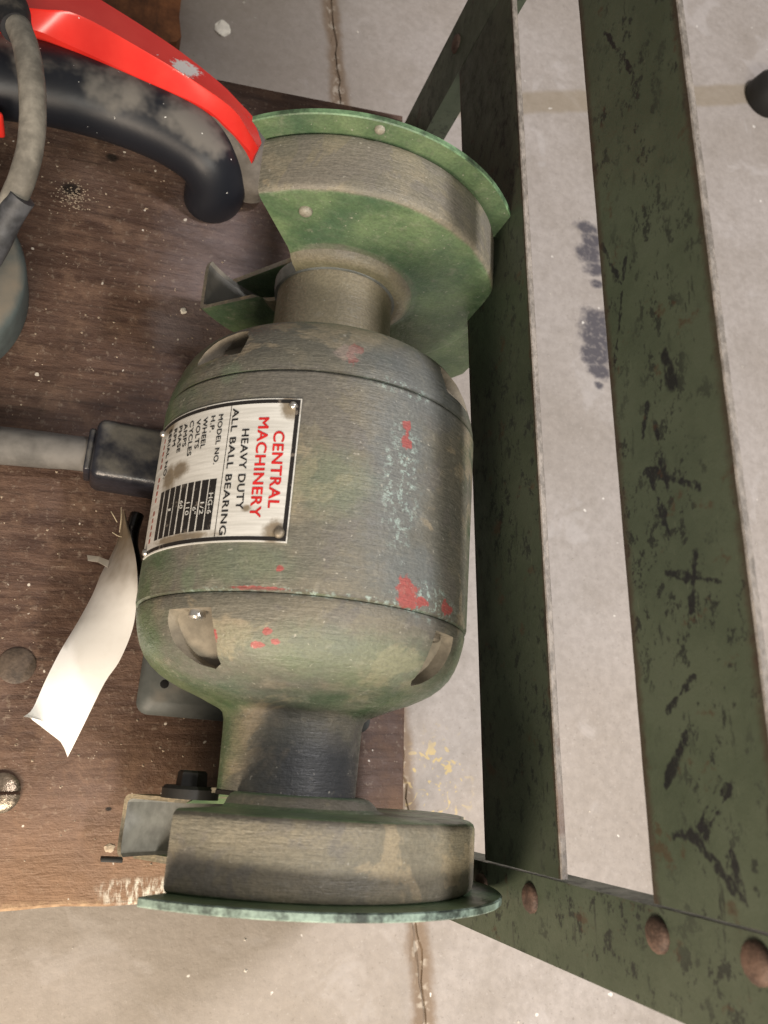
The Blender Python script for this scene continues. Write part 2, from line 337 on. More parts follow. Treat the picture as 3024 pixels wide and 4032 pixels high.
def rail_mat(name, marks=False, lv=1.0):
    m = NT(name, .42, .42)
    v = m.y; z = m.z
    n1 = m.noise(10, 5, .65); n2 = m.noise(58, 6, .78, m.sc(1, .8, 1.1, (rad(35), 0, 0))); n3 = m.noise(80, 3, .7); sl = m.noise(1, 4, .7, m.sc(40, 18, 95, (rad(38), 0, 0)))
    col = m.mix(m.sm(n1, .3, .7), (.040*lv, .052*lv, .034*lv), (.060*lv, .074*lv, .050*lv))
    col = m.mix(m.sm(n1, .50, .72, 0, .5), col, (.050*lv, .060*lv, .044*lv))
    nb_ = m.noise(95, 4, .75, m.sc(1, .7, 1.1, (rad(35), 0, 0))); dens = m.sm(m.noise(9, 3), .32, .62)
    if marks: dens = m.M('MAXIMUM', dens, m.sm(m.M('ABSOLUTE', m.M('SUBTRACT', z, m.M('ADD', .522, m.M('MULTIPLY', m.noise(5, 3), .02)))), .006, .045, .95, 0))
    chips = m.M('MULTIPLY', m.sm(m.M('ADD', n2, m.M('MULTIPLY', m.M('SUBTRACT', nb_, .5), .55)), .56, .60), dens)
    chips = m.M('MAXIMUM', chips, m.M('MULTIPLY', m.sm(nb_, .64, .67), dens))
    chips = m.M('MAXIMUM', chips, m.M('MULTIPLY', m.sm(sl, .62, .66), m.sm(n1, .40, .60)))
    col = m.mix(m.M('MULTIPLY', chips, .86), col, (.014, .016, .015))
    nn = m.noise(50, 3, .7)
    if marks:
        L = [((.205, .500), (.176, .556), .0038), ((.186, .523), (.236, .516), .003), ((.205, .505), (.150, .520), .0025), ((.125, .512), (.108, .566), .003), ((.132, .545), (.095, .535), .003),
             ((.255, .51), (.235, .50), .004), ((.26, .54), (.285, .535), .006), ((-.050, .512), (-.086, .556), .0034), ((-.086, .556), (-.058, .548), .003), ((-.052, .516), (-.052, .494), .0035), ((-.045, .520), (-.015, .545), .0016), ((-.047, .522), (-.018, .550), .0013), ((-.05, .526), (-.02, .553), .0013), ((.03, .50), (.05, .53), .003), ((-.02, .49), (.01, .515), .004), ((.35, .50), (.42, .47), .0015), ((.31, .475), (.39, .50), .0014), ((.62, .50), (.55, .53), .002)]
        mk_ = m.M('MULTIPLY', m.mx([m.seg(v, z, *q, nn, .016) for q in L]), m.sm(nb_, .36, .50))
        col = m.mix(m.M('MULTIPLY', mk_, .92), col, (.010, .010, .013))
    fine = m.sm(m.noise(1, 3, .6, m.sc(60, 30, 260, (rad(20), 0, 0))), .68, .74, 0, .5)
    col = m.mix(fine, col, (.14, .16, .11))
    rust = m.sm(m.M('ADD', m.noise(26, 4, .7), 0), .60, .68, 0, .6)
    col = m.mix(rust, col, (.060, .032, .018))
    m.set('Base Color', col); m.set('Roughness', m.sm(n2, .3, .7, .36, .6)); m.bump(m.M('ADD', n2, m.M('MULTIPLY', n3, .4)), .002, .3)
    return m
def finish_edge(m, z0, z1, w0=.006):
    # bare rusty margin along the long edges of the rail
    n = m.noise(70, 3, .7); zz = m.M('ADD', m.z, m.M('MULTIPLY', m.M('SUBTRACT', n, .5), .012))
    e = m.M('MAXIMUM', m.sm(zz, z1-w0, z1-.001), m.sm(zz, z0+.001, z0+w0, 1, 0))
    inp = m.b.inputs['Base Color']; src = inp.links[0].from_socket
    m.set('Base Color', m.mix(m.M('MULTIPLY', e, .75), src, (.050, .030, .022)))
    return m.m
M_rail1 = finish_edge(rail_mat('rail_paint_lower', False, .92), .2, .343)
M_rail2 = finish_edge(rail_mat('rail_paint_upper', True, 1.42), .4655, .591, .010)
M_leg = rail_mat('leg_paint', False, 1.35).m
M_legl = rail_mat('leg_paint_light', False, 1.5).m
m = NT('bare_edge_steel', .55, .5, 0.0)
e1 = m.noise(1, 4, .7, m.sc(120, 60, 60)); e2 = m.noise(14, 3, .6)
M_bare = m; col = m.mix(m.sm(e1, .35, .65), (.12, .105, .088), (.25, .22, .19)); col = m.mix(m.sm(e2, .62, .72, 0, .7), col, (.11, .07, .05)); m.set('Base Color', col); m.bump(e1, .003, .6); M_bare = m.m
M_bolt = simple('rusty_bolt', (.10, .062, .046), .65, .1, .5, 70, bump=.6)

stand = empty('steel_stand', (.15, .4, ZF))
tag(stand, 'dark green angle iron stand with a dirty brown wooden shelf under the grinder', 'stand')
sx, sy, sz = .15, .4, ZF
def L(p): return (p[0]-sx, p[1]-sy, p[2]-sz)
# put geometry in world coordinates: children carry the inverse offset so that Object coordinates equal scene coordinates
def under_stand(o, par=None):
    o.parent = par or stand
    if par is None: o.location = Vector((-sx, -sy, -sz))*K
    return o
board_v = []
XB = .384
pts = [(-.42, -.148)]
x = -.42
while x < .37:
    x += .022; t = max(0, 1-abs(x+.05)/.25); pts.append((min(x, XB), -.1535+.0018*random.uniform(-1, 1)+(.004*t if x > -.2 else .0)))
pts += [(XB-.001, .30), (XB, .6), (XB-.002, .948), (.18, .934), (0, .923), (-.42, .90)]
nb = len(pts); zt, zb = 0.0, -.030
V = [(p[0], p[1], zb) for p in pts]+[(p[0], p[1], zt-.003) for p in pts]
cx_, cy_ = -.02, .4
V += [(p[0]-.003*(1 if p[0] > cx_ else -1), p[1]-.003*(1 if p[1] > cy_ else -1), zt) for p in pts]
F = [tuple(range(nb)), tuple(2*nb+i for i in range(nb))]
for r_ in (0, 1):
    for i in range(nb): F.append((r_*nb+i, r_*nb+(i+1) % nb, (r_+1)*nb+(i+1) % nb, (r_+1)*nb+i))
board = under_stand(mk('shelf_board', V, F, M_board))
# steel tray rim hidden beneath the board carries it
def rail(name, z0, z1, y0, y1, mat, x=XB, th=.0066):
    # face plate with slightly uneven edge, bare metal on its top edge
    ns = 60; V = []; F = []; fm = []
    for i in range(ns+1):
        y = y0+(y1-y0)*i/ns; j = random.uniform(-.00018, .00018)
        V += [(x, y, z0+j*.8), (x, y, z1-.001+j), (x+.001, y, z1+j), (x+th-.001, y, z1+j), (x+th, y, z1-.001+j), (x+th, y, z0)]
    for i in range(ns):
        for k in range(6):
            F.append((i*6+k, i*6+(k+1) % 6, (i+1)*6+(k+1) % 6, (i+1)*6+k)); fm.append(1 if k in (1, 2, 3) else 0)
    F += [tuple(range(6)), tuple(ns*6+k for k in range(6))]; fm += [0, 0]
    return under_stand(mk(name, V, F, mats=[mat, M_bare], fm=fm))
rail('rail', .200, .343, -.0985, .8485, M_rail1)
rail('rail', .4655, .591, -.0985, .8485, M_rail2)
def leg(x, yc, sgn, wA, wB, outx, mat, top=.80):
    # angle iron: face plate in the rails' plane, second flange turned outward
    th = .006; V = []; z0 = ZF
    prof = [(x, yc), (x, yc+sgn*wA), (x+outx*th, yc+sgn*wA), (x+outx*th, yc+sgn*th), (x+outx*wB, yc+sgn*th), (x+outx*wB, yc)]
    ns = 24
    for i in range(ns+1):
        z = z0+(top-z0)*i/ns
        V += [(p[0], p[1], z) for p in prof]
    F = [tuple(range(6)), tuple(ns*6+k for k in range(6))]
    for i in range(ns):
        for k in range(6): F.append((i*6+k, i*6+(k+1) % 6, (i+1)*6+(k+1) % 6, (i+1)*6+k))
    return under_stand(mk('leg', V, F, mat))
lg1 = leg(XB, -.1005, -1, .066, .030, 1, M_leg)
lg2 = leg(XB, .850, 1, .083, .031, 1, M_legl)
lg3 = leg(-.42, -.1005, -1, .066, .030, -1, M_leg)
lg4 = leg(-.42, .850, 1, .083, .031, -1, M_leg)
under = []
for (y0, y1) in ((-.12, -.09), (.83, .86)):   # cross bearers that carry the shelf
    o = under_stand(rbox('cross_bar', (-.415, y0, -.062), (XB-.003, y1, -.031), M_leg, None, .001))
def bolt(x, y, z, r, par, nx=-1):
    bm = []; F = []; seg = 14; prof = [(0, 1.0), (.0018, 1.0), (.0036, .86), (.0048, .55), (.0052, 0.12)]
    for (d, k) in prof:
        for j in range(seg):
            t = 2*math.pi*j/seg; bm.append((x+nx*d, y+r*k*math.cos(t), z+r*k*math.sin(t)))
    for a in range(len(prof)-1):
        for j in range(seg): F.append((a*seg+j, a*seg+(j+1) % seg, (a+1)*seg+(j+1) % seg, (a+1)*seg+j))
    F.append(tuple(range(seg))); F.append(tuple((len(prof)-1)*seg+j for j in range(seg)))
    return under_stand(mk('bolt_head', bm, F, M_bolt, smooth=True, sharp=45), par)
for (y, z, r) in ((-.1235, .192, .0125), (-.120, .2895, .0125), (-.118, .4676, .0120), (-.1165, .5605, .0125)): bolt(XB, y, z, r, lg1)
bolt(XB, .898, .195, .012, lg2)
# bolt heads let into the board
def disc(name, c, r, h, mat, par, slot=False, seg=28):
    V = []; F = []; prof = [(1.0, 0), (1.0, h*.6), (.9, h), (.12, h*1.1)]
    for (k, z) in prof:
        for j in range(seg):
            t = 2*math.pi*j/seg; V.append((c[0]+r*k*math.cos(t), c[1]+r*k*math.sin(t), c[2]+z))
    for a in range(len(prof)-1):
        for j in range(seg): F.append((a*seg+j, a*seg+(j+1) % seg, (a+1)*seg+(j+1) % seg, (a+1)*seg+j))
    F.append(tuple((len(prof)-1)*seg+j for j in range(seg)))
    return mk(name, V, F, mat, par, smooth=True, sharp=40)
M_flushbolt = simple('flush_bolt', (.085, .062, .045), .6, .2, .4, 50, bump=.5)
M_scr = simple('worn_screw', (.30, .24, .18), .30, .85, .5, 60, bump=.5)
disc('bolt_head', (-.073, .094, 0), .0195, .0022, M_flushbolt, board)
sd = []
for sgn in (1, -1):   # two halves of a slotted head, slot between them
    V = []; F = []; seg = 14; r = .0185
    for (k, z) in ((1, 0), (1, .004), (.75, .0072)):
        for j in range(seg+1):
            t = math.pi*j/seg
            V.append((-.073+r*k*math.cos(t), -.037+sgn*(.0018+r*k*math.sin(t)), z))
    n0 = seg+1
    for a in range(2):
        for j in range(seg): F.append((a*n0+j, a*n0+j+1, (a+1)*n0+j+1, (a+1)*n0+j))
        F.append((a*n0, (a+1)*n0, (a+1)*n0+seg, a*n0+seg))
    F.append(tuple(2*n0+j for j in range(n0)))
    sd.append(mk('screw_half', V, F, M_scr, board, smooth=True, sharp=40))
# join the two halves into one slotted screw
bm = bmesh.new()
for o in sd: bm.from_mesh(o.data)
me = bpy.data.meshes.new('slotted_screw'); bm.to_mesh(me); bm.free(); me.materials.append(M_scr)
for o in sd: bpy.data.objects.remove(o)
o = bpy.data.objects.new('slotted_screw', me); C.objects.link(o); o.parent = board

# ------------------------------------------------------------------ bench grinder
YAW = -.0739
G = empty('bench_grinder', (.2031, .2, 0), YAW)
tag(G, 'dusty green bench grinder with a metal data plate, two wheel guards and no wheels', 'bench grinder')
def cp(s, r, ph):
    t = rad(ph); return (r*math.sin(t), s, ZA+r*math.cos(t))
def lathe(name, prof, mat, parent=G, seg=180, closed=False, cap=True, sharp=32, zmin=None, p0=0, p1=360, phf=None, mats=None, fmf=None):
    """revolve (s, r) about the spindle. phf(r, end) gives the sweep's start and end angle for radius r."""
    full = (p1-p0) >= 360 and phf is None
    n = seg if full else seg+1; V = []; F = []; fm = []
    for (s, r) in prof:
        a0, a1 = (phf(r) if phf else (p0, p1))
        for j in range(n):
            v = cp(s, r, a0+(a1-a0)*j/seg)
            if zmin is not None and v[2] < zmin: v = (v[0], v[1], zmin+(v[2]-zmin)*.02)
            V.append(v)
    m_ = len(prof); rows = m_ if closed else m_-1
    for i in range(rows):
        i2 = (i+1) % m_
        for j in range(seg):
            F.append((i*n+j, i*n+(j+1) % n, i2*n+(j+1) % n, i2*n+j)); fm.append(fmf(i) if fmf else 0)
    if not full:
        F.append(tuple(i*n for i in range(m_))); F.append(tuple(i*n+seg for i in range(m_))); fm += [fmf(-1) if fmf else 0]*2
    elif not closed and cap:
        F.append(tuple(range(n))); F.append(tuple((m_-1)*n+j for j in range(n))); fm += [0, 0]
    return mk(name, V, F, mat, parent, smooth=True, sharp=sharp, mats=mats, fm=fm)

# base plate, hole, pedestal
def rr(cx, cy, hx, hy, r, n=6):
    o = []
    for (sx_, sy_, a0) in ((1, 1, 0), (-1, 1, 90), (-1, -1, 180), (1, -1, 270)):
        for k in range(n+1):
            t = rad(a0+90*k/n); o.append((cx+sx_*(hx-r)+r*math.cos(t), cy+sy_*(hy-r)+r*math.sin(t)))
    return o
def loft(name, rings, mat, parent, sharp=35):
    V = []; F = []; n = len(rings[0][0])
    for (ring, z) in rings: V += [(p[0], p[1], z) for p in ring]
    for i in range(len(rings)-1):
        for j in range(n): F.append((i*n+j, i*n+(j+1) % n, (i+1)*n+(j+1) % n, (i+1)*n+j))
    F.append(tuple(range(n))); F.append(tuple((len(rings)-1)*n+j for j in range(n)))
    return mk(name, V, F, mat, parent, smooth=True, sharp=sharp)
M_base = simple('grey_painted_base', (.085, .092, .086), .55, 0, .25, 12, dust=.1, bump=.2)
base = loft('base_plate', [(rr(0, .022, .1375, .1875, .014), .001), (rr(0, .022, .1375, .1875, .014), .006), (rr(0, .022, .133, .183, .012), .011), (rr(0, .022, .127, .175, .010), .016), (rr(0, .022, .124, .172, .010), .017)], M_base, G, 50)
M_hole = simple('hole_black', (.002, .002, .002), .9, 0, .1)
disc('bolt_hole', (-.1108, -.1315, .0168), .0048, .0007, M_hole, base)
disc('bolt_hole', (-.1108, .1755, .0168), .0048, .0007, M_hole, base)
loft('pedestal', [(rr(0, .022, .098, .135, .03), .016), (rr(0, .022, .082, .118, .03), .045), (rr(0, .022, .075, .105, .03), .09)], M_en, G)

# motor barrel
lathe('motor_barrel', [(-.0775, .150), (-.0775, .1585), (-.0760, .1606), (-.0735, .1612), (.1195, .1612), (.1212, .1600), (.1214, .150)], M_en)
bell_b = [(-.0770, .10), (-.0770, .1565), (-.0785, .1588), (-.0815, .1597), (-.091, .1581), (-.102, .1553), (-.112, .1516), (-.121, .1466), (-.129, .1395), (-.136, .1305), (-.1415, .1205), (-.1465, .110), (-.1500, .1005), (-.1535, .0915), (-.1572, .0835), (-.1602, .0765), (-.1628, .0710), (-.1660, .0677), (-.172, .0660), (-.186, .0654), (-.2345, .0643), (-.2345, .03)]
bell_t = [(.1218, .10), (.1218, .1578), (.1232, .1600), (.1281, .1602), (.1376, .1585), (.1482, .1555), (.1605, .1515), (.1703, .147), (.1798, .14), (.187, .131), (.192, .12), (.195, .108), (.1970, .095), (.199, .083), (.2019, .072), (.2067, .0662), (.214, .0650), (.290, .0640), (.290, .03)]
M_vent = simple('caked_dust', (.21, .182, .138), .85, 0, .3, 22, bump=.5)
def vent_cutter(phc, s0, sgn, kx=1.0, rfloor=.1385, ky=1.0):
    # prism pushed in radially: straight edges at the seam and one side, rounded corner opposite
    out = [(.0265, 0.0), (.0275, .015), (.0275, .029), (.0235, .038), (.013, .0435), (.001, .0415), (-.010, .035), (-.018, .026), (-.0225, .014), (-.0235, .006), (-.0205, 0.0)]
    V = []; n = len(out); c, s_ = math.cos(rad(phc)), math.sin(rad(phc))
    for (r, k) in ((rfloor, .93), (.30, 1.03)):
        for (t, h) in out:
            tt = t*k*kx*(3.2 if (r > .2 and t < .01) else 1.0); hh = .0015+h*ky*(2.0 if (r > .2 and t < .02) else 1.0); rr_ = r + (0.0 if r > .2 else -.40*h*ky-.42*t)
            V.append((rr_*s_+tt*c, s0+sgn*hh, ZA+rr_*c-tt*s_))
    F = [tuple(range(n)), tuple(n+i for i in range(n))]
    for i in range(n): F.append((i, (i+1) % n, n+(i+1) % n, n+i))
    return mk('cutter', V, F, M_vent, G)
def bell(name, prof, cuts):
    o = lathe(name, prof, M_en, seg=240)
    cs = [vent_cutter(*c) for c in cuts]
    for c in cs:
        md = o.modifiers.new('b', 'BOOLEAN'); md.operation = 'DIFFERENCE'; md.solver = 'EXACT'; md.object = c; md.material_mode = 'TRANSFER'
    dg = bpy.context.evaluated_depsgraph_get(); dg.update()
    me = bpy.data.meshes.new_from_object(o.evaluated_get(dg)); o.modifiers.clear(); o.data = me
    for c in cs: bpy.data.objects.remove(c)
    for p in me.polygons: p.use_smooth = True
    me.set_sharp_from_angle(angle=rad(34))
    return o
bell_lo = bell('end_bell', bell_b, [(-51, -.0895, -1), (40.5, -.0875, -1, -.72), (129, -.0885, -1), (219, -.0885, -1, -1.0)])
bell_up = bell('end_bell', bell_t, [(-55, .1425, 1, 1.2, .1380, .66), (45, .1400, 1, -1.15, .1420, .75), (133, .1420, 1, 1.15, .1420, .7), (223, .1420, 1, -1.15, .1420, .7)])
def axial_screw(ph, r, s0, s1, rs, mat, par):
    V = []; F = []; seg = 16; c, s_ = math.cos(rad(ph)), math.sin(rad(ph)); dr = 1 if s1 > s0 else -1
    prof = [(s0, rs), (s1-dr*.002, rs), (s1, rs*.75), (s1, rs*.32), (s1-dr*.0025, rs*.28)]
    for (s, q) in prof:
        for j in range(seg):
            t = 2*math.pi*j/seg; a, b = q*math.cos(t), q*math.sin(t)
            V.append(((r+a)*s_+b*c, s, ZA+(r+a)*c-b*s_))
    for i in range(len(prof)-1):
        for j in range(seg): F.append((i*seg+j, i*seg+(j+1) % seg, (i+1)*seg+(j+1) % seg, (i+1)*seg+j))
    F.append(tuple((len(prof)-1)*seg+j for j in range(seg)))
    mk('screw', V, F, mat, par, smooth=True, sharp=40)
axial_screw(-50.5, .1470, -.0880, -.0985, .0075, M_steel, bell_lo)
axial_screw(39.5, .1460, -.0865, -.0960, .0075, M_dullsteel, bell_lo)
axial_screw(-53, .1455, .141, .1500, .0070, M_dullsteel, bell_up)
axial_screw(45, .1450, .139, .148, .0070, M_dullsteel, bell_up)

# wheel guards (identical, mirrored)
def lerp(tab, r):
    if r <= tab[0][0]: return tab[0][1]
    for (a, b) in zip(tab, tab[1:]):
        if r <= b[0]: return a[1]+(b[1]-a[1])*(r-a[0])/(b[0]-a[0])
    return tab[-1][1]
T0 = [(.060, -58), (.071, -52), (.109, -46), (.139, -43), (.1755, -41), (.2, -41)]
T1 = [(.060, 250), (.09, 239), (.1755, 232), (.2, 231)]
def phg(r): return (lerp(T0, r), lerp(T1, r))
M_gface = M_guard
def guard(s, sg, drum_end, rf, edge):
    th = .0042
    def S_(d): return s+sg*d
    dl = abs(drum_end-s)
    prof = [(S_(-.0125), .0665), (S_(-.0122), .0720), (S_(-.0108), .0775), (S_(-.0070), .0825), (S_(-.0030), .0858), (S_(-.0008), .0895), (S_(0), .094), (S_(0), .1665), (S_(.0008), .1712), (S_(.0028), .1742), (S_(.0060), .1755), (S_(.012), .1757), (S_(dl-.012), .1757), (S_(dl-.008), .1756), (S_(dl-.004), .1748), (S_(dl-.0015), .173), (S_(dl), .170),
            (S_(dl), .1660), (S_(dl-.003), .1695), (S_(dl-.010), .1705), (S_(.008), .1705), (S_(.0056), .1685), (S_(th), .164), (S_(th), .100), (S_(-.004), .084), (S_(-.0075), .072), (S_(-.0080), .0665)]
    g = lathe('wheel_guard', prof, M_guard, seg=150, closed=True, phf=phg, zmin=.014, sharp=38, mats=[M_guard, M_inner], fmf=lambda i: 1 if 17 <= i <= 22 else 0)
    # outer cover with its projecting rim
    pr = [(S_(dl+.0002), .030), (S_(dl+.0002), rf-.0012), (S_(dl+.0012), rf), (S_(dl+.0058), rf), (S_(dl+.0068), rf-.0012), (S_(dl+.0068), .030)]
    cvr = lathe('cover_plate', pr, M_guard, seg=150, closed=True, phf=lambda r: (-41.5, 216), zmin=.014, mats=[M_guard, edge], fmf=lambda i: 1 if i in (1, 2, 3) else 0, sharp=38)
    # dust outlet low at the back
    y0, y1 = sorted((S_(.0012), S_(dl-.004)))
    poly = [(.165, .030), (.1755, -.005), (.200, -.040), (.2105, -.078), (.2105, -.118), (.196, -.150), (.05, -.166), (.08, -.10)]
    V = [(p[0], y0, ZA+p[1]) for p in poly]+[(p[0], y1, ZA+p[1]) for p in poly]; n = len(poly)
    F = [tuple(range(n)), tuple(n+i for i in range(n))]+[(i, (i+1) % n, n+(i+1) % n, n+i) for i in range(n)]
    mk('dust_outlet', V, F, M_guard, g, smooth=True, sharp=20)
    # spindle with clamping washers and nut; the wheel is missing
    def rod(nm, a, b, r, seg=24, mat=M_shaft):
        return lathe(nm, [(S_(a), r), (S_(b), r)], mat, seg=seg, parent=sp if nm != 'spindle' else G, sharp=30)
    sp = lathe('spindle', [(S_(-.02), .012), (S_(dl-.004), .012)], M_shaft, seg=24)
    rod('clamp_washer', .010, .015, .040); rod('clamp_washer', .040, .044, .034) if dl > .052 else None
    rod('spindle_nut', dl-.016, dl-.006, .018, seg=6)
    return g, cvr
g1, c1 = guard(.302, 1, .3665, .1972, M_edge2)
g2, c2 = guard(-.2467, -1, -.3052, .2012, M_edge)
# rim of the bearing collar seen in the opening of the top guard
lathe('bearing_collar', [(.289, .060), (.289, .0672), (.297, .0680), (.304, .0680), (.304, .060)], M_dustgrey, seg=90)
lathe('bearing_collar', [(-.2350, .058), (-.2350, .0650), (-.2385, .0655), (-.2385, .058)], M_knob, seg=90)
def stud(b, z, s, sg, r, mat, par, h=.004):
    V = []; F = []; seg = 14
    for (d, k) in ((0, 1), (h*.6, .95), (h, .6), (h*1.15, .1)):
        for j in range(seg):
            t = 2*math.pi*j/seg; V.append((b+r*k*math.cos(t), s+sg*d, ZA+z+r*k*math.sin(t)))
    for i in range(3):
        for j in range(seg): F.append((i*seg+j, i*seg+(j+1) % seg, (i+1)*seg+(j+1) % seg, (i+1)*seg+j))
    F.append(tuple(3*seg+j for j in range(seg)))
    mk('screw', V, F, mat, par, smooth=True)
M_pscrew = simple('dusty_screw', (.27, .25, .20), .5, 0, .3, 60)
stud(-.0665, .126, .302, -1, .0068, M_pscrew, g1, .005)
stud(-.016, .1865, .3668, -1, .0052, M_pscrew, c1, .004)

# tool rest bracket hardware on the lower guard: hex knob and lip
def hexprism(name, b, z, prof, mat, par, seg=6, rot=0):
    V = []; F = []
    for (s, r) in prof:
        for j in range(seg):
            t = 2*math.pi*j/seg+rot; V.append((b+r*math.cos(t), s, ZA+z+r*math.sin(t)))
    for i in range(len(prof)-1):
        for j in range(seg): F.append((i*seg+j, i*seg+(j+1) % seg, (i+1)*seg+(j+1) % seg, (i+1)*seg+j))
    F.append(tuple(range(seg))); F.append(tuple((len(prof)-1)*seg+j for j in range(seg)))
    return mk(name, V, F, mat, par, smooth=True, sharp=30)
kb, kz = -.082, -.050
kn = hexprism('knob', kb, kz, [(-.2462, .0270), (-.2375, .0270), (-.2345, .0245)], M_knob, G, seg=28)
hexprism('knob_head', kb, kz, [(-.2350, .0150), (-.2225, .0140), (-.2205, .0120)], M_knob, kn, seg=6, rot=.3)
def plate_poly(name, pts, s0, s1, mat, par=G, bev=0.0006):
    V = [(p[0], s0, ZA+p[1]) for p in pts]+[(p[0], s1, ZA+p[1]) for p in pts]; n = len(pts)
    F = [tuple(range(n)), tuple(n+i for i in range(n))]+[(i, (i+1) % n, n+(i+1) % n, n+i) for i in range(n)]
    return mk(name, V, F, mat, par)
# small bent foot at the lip of the lower guard
rbox('guard_lip', (-.1530, -.3080, ZA-.0950), (-.1330, -.3040, ZA-.078), M_knob, g2, .0008)

# power cord: rubber plug block against the pedestal, thick dusty cable
cblk = rbox('cord_connector', (-.2280, .078, .012), (-.100, .148, .076), M_conn, G, .010, 4)
rbox('connector_collar', (-.2355, .088, .016), (-.2273, .138, .062), M_conn, cblk, .003, 3)
def toG(p):  # scene point -> grinder frame
    v = Vector(p)-Vector((.2031, .2, 0)); c, s_ = math.cos(-YAW), math.sin(-YAW)
    return (v.x*c-v.y*s_, v.x*s_+v.y*c, v.z)
tube('power_cord', [toG(p) for p in ((-.62, .36, .030), (-.40, .345, .030), (-.20, .334, .030), (-.10, .333, .030), (-.035, .332, .034), (-.012, .3315, .038))], [.0225, .0230, .0220, .0214, .0196, .0210], M_cord, G, seg=28, n=8, wob=.03)
# second, thin black lead beside the tag
M_lead = simple('black_glossy_lead', (.010, .006, .004), .18, 0, .2)
tube('power_lead', [toG(p) for p in (at(296, 1112, .030), at(286, 1145, .034), at(283, 1175, .045), at(289, 1210, .050), at(300, 1245, .040), at(330, 1290, .03))], .0080, M_lead, G, seg=16, n=6)

# ---------------- data plate
RP = .1624
m = NT('brushed_aluminium', .45, .5, .15)
ph = m.M('MULTIPLY', m.M('ARCTAN2', m.x, m.M('SUBTRACT', m.z, ZA)), 57.29578); s = m.y
br_ = m.noise(1, 3, .6, m.sc(20, 260, 20, (0, 0, rad(-12)))); N = m.noise(75, 5, .75); n1 = m.noise(14, 3)
col = m.mix(m.sm(br_, .3, .7), (.58, .57, .53), (.74, .73, .69))
st = m.mx([m.spot(s, ph, *q, N, 1.7, .45) for q in ((.085, -23.5, .010, 3.0), (-.0281, -24, .010, 3.4), (.036, -63, .008, 4.5), (-.008, -33.5, .003, 1.6), (.031, -69, .012, 4), (-.029, -58, .004, 14), (.0865, -75, .006, 5))])
col = m.mix(m.M('MULTIPLY', st, .85), col, m.mix(m.noise(80, 3), (.09, .06, .03), (.26, .19, .10)))
col = m.mix(m.sm(n1, .58, .75, 0, .35), col, (.42, .38, .30))
m.set('Base Color', col); m.bump(br_, .0008, .25); M_alu = m.m
def patch(name, s0, s1, p0, p1, r0, r1, mat, par, ns=24):
    V = []; F = []
    for j in range(ns+1):
        ph_ = p0+(p1-p0)*j/ns
        V += [cp(s0, r0, ph_), cp(s1, r0, ph_), cp(s1, r1, ph_), cp(s0, r1, ph_)]
    for j in range(ns):
        for k in range(4): F.append((j*4+k, j*4+(k+1) % 4, (j+1)*4+(k+1) % 4, (j+1)*4+k))
    F += [(0, 1, 2, 3), tuple(ns*4+k for k in range(4))]
    return mk(name, V, F, mat, par)
PL0, PL1, PA0, PA1 = -.0368, .0930, -84.5, -20.0
dp = patch('data_plate', PL0, PL1, PA0, PA1, .1608, RP, M_alu, G, 40)
dp['label'] = 'curved aluminium data plate printed in red and black'
e = .0002
frame = []
bw = .0034
m = NT('worn_black_border', .45, .5); n_b = m.noise(90, 3, .7); m.set('Base Color', m.mix(m.sm(n_b, .60, .68, 0, .6), (.014, .012, .011), (.20, .17, .14))); M_border = m.m
def band(s0, s1, p0, p1, mat=M_border, name='printed_border', rr_=e): return patch(name, s0, s1, p0, p1, RP, RP+rr_, mat, dp, max(2, int(abs(p1-p0)/2)))
band(PL0+.0012, PL0+.0012+bw, PA0+.4, PA1-.4); band(PL1-.0012-bw, PL1-.0012, PA0+.4, PA1-.4)
band(PL0+.0012+bw, PL1-.0012-bw, PA1-1.65, PA1-.4); 
band(-.0324, .0884, -43.05, -42.85, name='printed_rule')
for (p0, p1) in ((-47.45, -44.85), (-50.5, -47.9), (-53.5, -51.1), (-56.6, -54.1), (-59.8, -57.3), (-63.0, -60.5), (-66.2, -63.5), (-69.9, -67.0), (-73.2, -70.7)):
    band(-.0255, .0205, p0, p1, name='printed_bar')
font_cache = {}
def text(body, s0, p0, s1, p1, h, mat, name='lettering', bold=.0, r=RP+.0003):
    cu = bpy.data.curves.new('t', 'FONT'); cu.body = body; cu.size = 1.0; cu.offset = 0.0; cu.resolution_u = 6; cu.space_character = 1.08
    o = bpy.data.objects.new('t', cu); C.objects.link(o)
    dg = bpy.context.evaluated_depsgraph_get(); dg.update()
    me = bpy.data.meshes.new_from_object(o.evaluated_get(dg)); bpy.data.objects.remove(o)
    if bold:
        bm = bmesh.new()
        for q_, (dx, dy) in enumerate(((0, 0), (1, 0), (-1, 0), (0, 1), (0, -1), (.7, .7), (-.7, -.7))):
            m2 = me.copy()
            for v in m2.vertices: v.co.x += dx*bold; v.co.y += dy*bold*.8; v.co.z = q_*.00003
            bm.from_mesh(m2); bpy.data.meshes.remove(m2)
        bm.to_mesh(me); bm.free()
    xs = [v.co.x for v in me.vertices]
    x0, x1 = min(xs), max(xs); y0, y1 = 0.0, .70
    for v in me.vertices:
        t = (v.co.x-x0)/(x1-x0); u = (v.co.y-y0)/(y1-y0)
        v.co = Vector(cp(s0+(s1-s0)*t, r+v.co.z, p0+(p1-p0)*t+h*u))*K
    me.materials.clear(); me.materials.append(mat)
    ob = bpy.data.objects.new(name, me); C.objects.link(ob); ob.parent = dp
    return ob
for i, q in enumerate([('CENTRAL', 0.0620, -27.5, -0.0076, -26.7, 3.3), ('MACHINERY', 0.0748, -32.8, -0.0162, -32.0, 3.3)]):
    text(*q, M_redink, bold=.026)
for q in [('HEAVY DUTY', 0.0645, -38.0, -0.0089, -36.8, 2.4), ('ALL BALL BEARING', 0.0852, -42.2, -0.0310, -41.3, 2.2)]: text(*q, M_ink, bold=.014)
